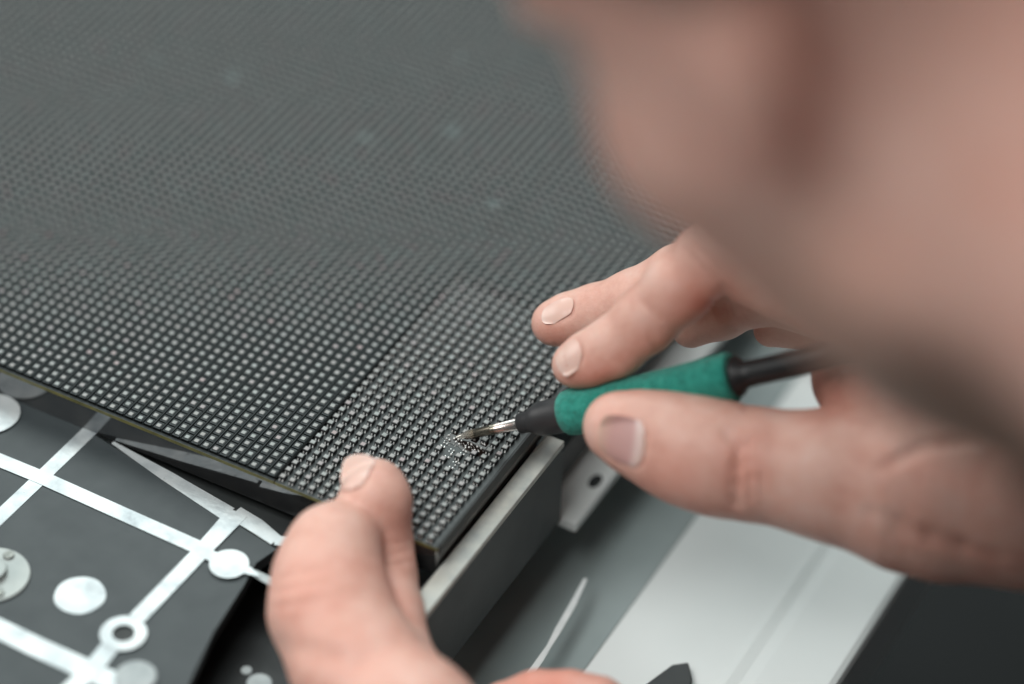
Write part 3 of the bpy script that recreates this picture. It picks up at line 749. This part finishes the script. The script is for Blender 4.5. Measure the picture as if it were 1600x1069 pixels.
# beard and redness in the skin colour; lower beard deepened as neck shade
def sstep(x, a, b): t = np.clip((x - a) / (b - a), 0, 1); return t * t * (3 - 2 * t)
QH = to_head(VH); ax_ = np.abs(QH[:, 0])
stub_shade = sstep(-QH[:, 2], 1.2, 4.2) * sstep(QH[:, 1], -3.0, .5) * (1 - .75 * sstep(QH[:, 1], 5.5, 8.0) * sstep(QH[:, 2], -5, -3.6))
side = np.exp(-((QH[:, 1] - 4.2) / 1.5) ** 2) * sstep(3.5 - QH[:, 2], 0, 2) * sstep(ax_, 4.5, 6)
stub_shade = np.clip(np.maximum(stub_shade * (.75 + .5 * sstep(-QH[:, 2], 4, 7)), side * .35), 0, 1)
redH = .10 + .16 * np.exp(-((QH[:, 1] + 1.6) ** 2 / 5 + (QH[:, 2] - .9) ** 2 / 9)) * sstep(ax_, 6.8, 7.4) + .25 * np.exp(-((QH[:, 1] - 6.5) ** 2 + (QH[:, 2] + 1.5) ** 2) / 6)
def red_at(V, pts):
    r = np.zeros(len(V))
    for p, s, a in pts: r = np.maximum(r, a * np.exp(-((V - p) ** 2).sum(1) / s ** 2))
    return r
redR = red_at(VR, [(W(1110, 470, -4), 1.0, .55), (W(1040, 560, -3), .9, .45), (W(930, 600, -2.6), .7, .40), (W(870, 530, .4), .6, .30), (W(1150, 720, -5), .8, .35), (W(1060, 740, -5), .8, .25), (W(1340, 600, -4), 1.4, .5), (W(935, 640, -4), .5, .2), (W(1440, 720, -6), 1.5, .2)])
redL = red_at(VL, [(W(490, 930, -6.5), 1.2, .24), (W(600, 930, -5), .8, .35), (W(620, 820, -3.5), .7, .25), (W(560, 1040, -7), 1.0, .35), (W(850, 1075, -5), 2.0, .5)])

allV = np.concatenate([VR, VL, VH]); allF = np.concatenate([FR, FL + len(VR), FH + len(VR) + len(VL)])
PO = np.array([60., 20, -80.]) * 0 + NB; PO = np.array([PO[0], PO[1], -79.9])
me = mesh_np('person', allV - PO, allF, M_skin, None, True)
for nm, arr in (('redness', np.r_[redR, redL, redH]), ('stubble_shade', np.r_[np.zeros(len(VR) + len(VL)), stub_shade])):
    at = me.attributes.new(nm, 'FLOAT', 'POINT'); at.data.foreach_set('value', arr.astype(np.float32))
person = place('person', me, None, PO)
tag(person, 'person with stubbled cheek leaning over the display, soldering and steadying it with both hands', 'person')

# shirt: torso, shoulders and sleeves, all beyond the frame but there for the light
R_w = R_arm[1][0]; L_w = L_palm[2][0]
EL = HO + RGT * 10 - FWD * 26 - UP * 22; ER = HO + RGT * 34 + FWD * 8 - UP * 19
CH = (SHL + SHR) / 2 - RGT * 1 - UP * 9; HIP = CH + RGT * 10 - UP * 42
def f_shirt(Pn):
    d = cone(Pn, SHL, SHR, 6.5, 6.5); d = smin(d, cone(Pn, CH - FWD * 8, HIP - FWD * 8, 11, 12), 5); d = smin(d, cone(Pn, CH + FWD * 8, HIP + FWD * 8, 11, 12), 5)
    d = smin(d, cone(Pn, SHR, ER, 6.2, 5.2), 2); d = smin(d, cone(Pn, ER, R_w + RGT * 2, 5.2, 4.0), 1.5)
    d = smin(d, cone(Pn, SHL, EL, 6.2, 5.2), 2); d = smin(d, cone(Pn, EL, L_w, 5.2, 4.0), 1.5)
    d = smin(d, cone(Pn, NB, NB - HU * 4, 7.6, 9), 2); d = smin(d, cone(Pn, W(1700, 620, -25.5), W(2100, 700, -23), 2.1, 4.5), 1)
    return d
lo = np.minimum.reduce([SHL, SHR, EL, ER, L_w, R_w, HIP]) - 15; hi = np.maximum.reduce([SHL, SHR, EL, ER, L_w, R_w, HIP]) + 15
lo[2] = max(lo[2], -70)
VS, FS = surface(f_shirt, lo, hi, .8)
place('shirt', mesh_np('shirt', VS - PO, FS, M_shirt, None, True), person, PO)
# cropped hair on the skull
def f_hair(Pn):
    Q = to_head(Pn); d = np.maximum(f_head_local(Q) - .35, -(Q[:, 2] - 3.4 - .55 * np.maximum(Q[:, 1], 0) + .35 * np.maximum(-Q[:, 1], 0)) * .7)
    Qs = Q.copy(); Qs[:, 0] = np.abs(Qs[:, 0])
    return np.maximum(d, -(ell(Qs, (8, -1.6, .5), (2.2, 2.4, 3.3))))
VHr, FHr = surface(f_hair, HO - 14, HO + 16, .4)
place('hair', mesh_np('hair', VHr - PO, FHr, M_hair, None, True), person, PO)

# ---- fingernails: plates laid on the fingertips
def nail(fn, u, v, dz, nrm, along, hl, hw, lift=.022, mat=None):
    """centre near a photo position; nrm, along in camera axes (right, down, forward); along points to the free edge"""
    n = cam_dir(*nrm); a = cam_dir(*along); a = a - n * (a @ n); a /= np.linalg.norm(a); b = np.cross(n, a)
    c = W(u, v, dz); NI, NJ = 25, 21; G = []; AL = []
    for i in range(NI):
        s = -1 + 2 * i / (NI - 1)
        for j in range(NJ):
            t = -1 + 2 * j / (NJ - 1)
            # squircle mapping
            ss = s * math.sqrt(max(0, 1 - .42 * t * t)) ; tt = t * math.sqrt(max(0, 1 - .30 * s * s))
            G.append(c + a * ss * hl + b * tt * hw + n * 2.0); AL.append((s, t))
    G = np.array(G); S0 = near_surface(fn, G, np.tile(n, (len(G), 1)))
    AL = np.array(AL); e = np.maximum(np.abs(AL[:, 0]), np.abs(AL[:, 1]))
    # soften towards a cylinder: flatten along the finger
    H = (S0 - c) @ n; H = np.maximum(H, H[len(H) // 2] - .5); Hc = H.reshape(NI, NJ); sm_ = Hc.copy()
    for _ in range(30): sm_[1:-1] = (sm_[1:-1] * 2 + sm_[:-2] + sm_[2:]) / 4
    H2 = sm_.ravel(); H0 = Hc[NI // 2, NJ // 2]; H = np.maximum(H, H0 - .30); H2 = np.maximum(H2, H0 - .30); prof = lift * (1 - np.clip((e - .80) / .2, 0, 1) ** 2 * 1.5)
    wc = 1 - np.clip((e - .7) / .3, 0, 1) ** 2
    V_ = (G - ((G - c) @ n)[:, None] * n) + n * (np.maximum(H2, H) * wc + H * (1 - wc) + prof)[:, None]
    F_ = np.array([(i * NJ + j, i * NJ + j + 1, (i + 1) * NJ + j + 1, (i + 1) * NJ + j) for i in range(NI - 1) for j in range(NJ - 1)])
    me = mesh_np('fingernail', V_ - PO, F_, mat or M_nail, None, True)
    at = me.attributes.new('along', 'FLOAT', 'POINT'); at.data.foreach_set('value', ((1 - AL[:, 0]) / 2).astype(np.float32))
    return place('fingernail', me, person, PO)
nail(f_right, *NAILS['R'][0], lift=.006, mat=M_nail2)
nail(f_right, *NAILS['R'][1], lift=.0)
nail(f_right, *NAILS['R'][2], lift=.0)
nail(f_left, *NAILS['L'][0], lift=.012)
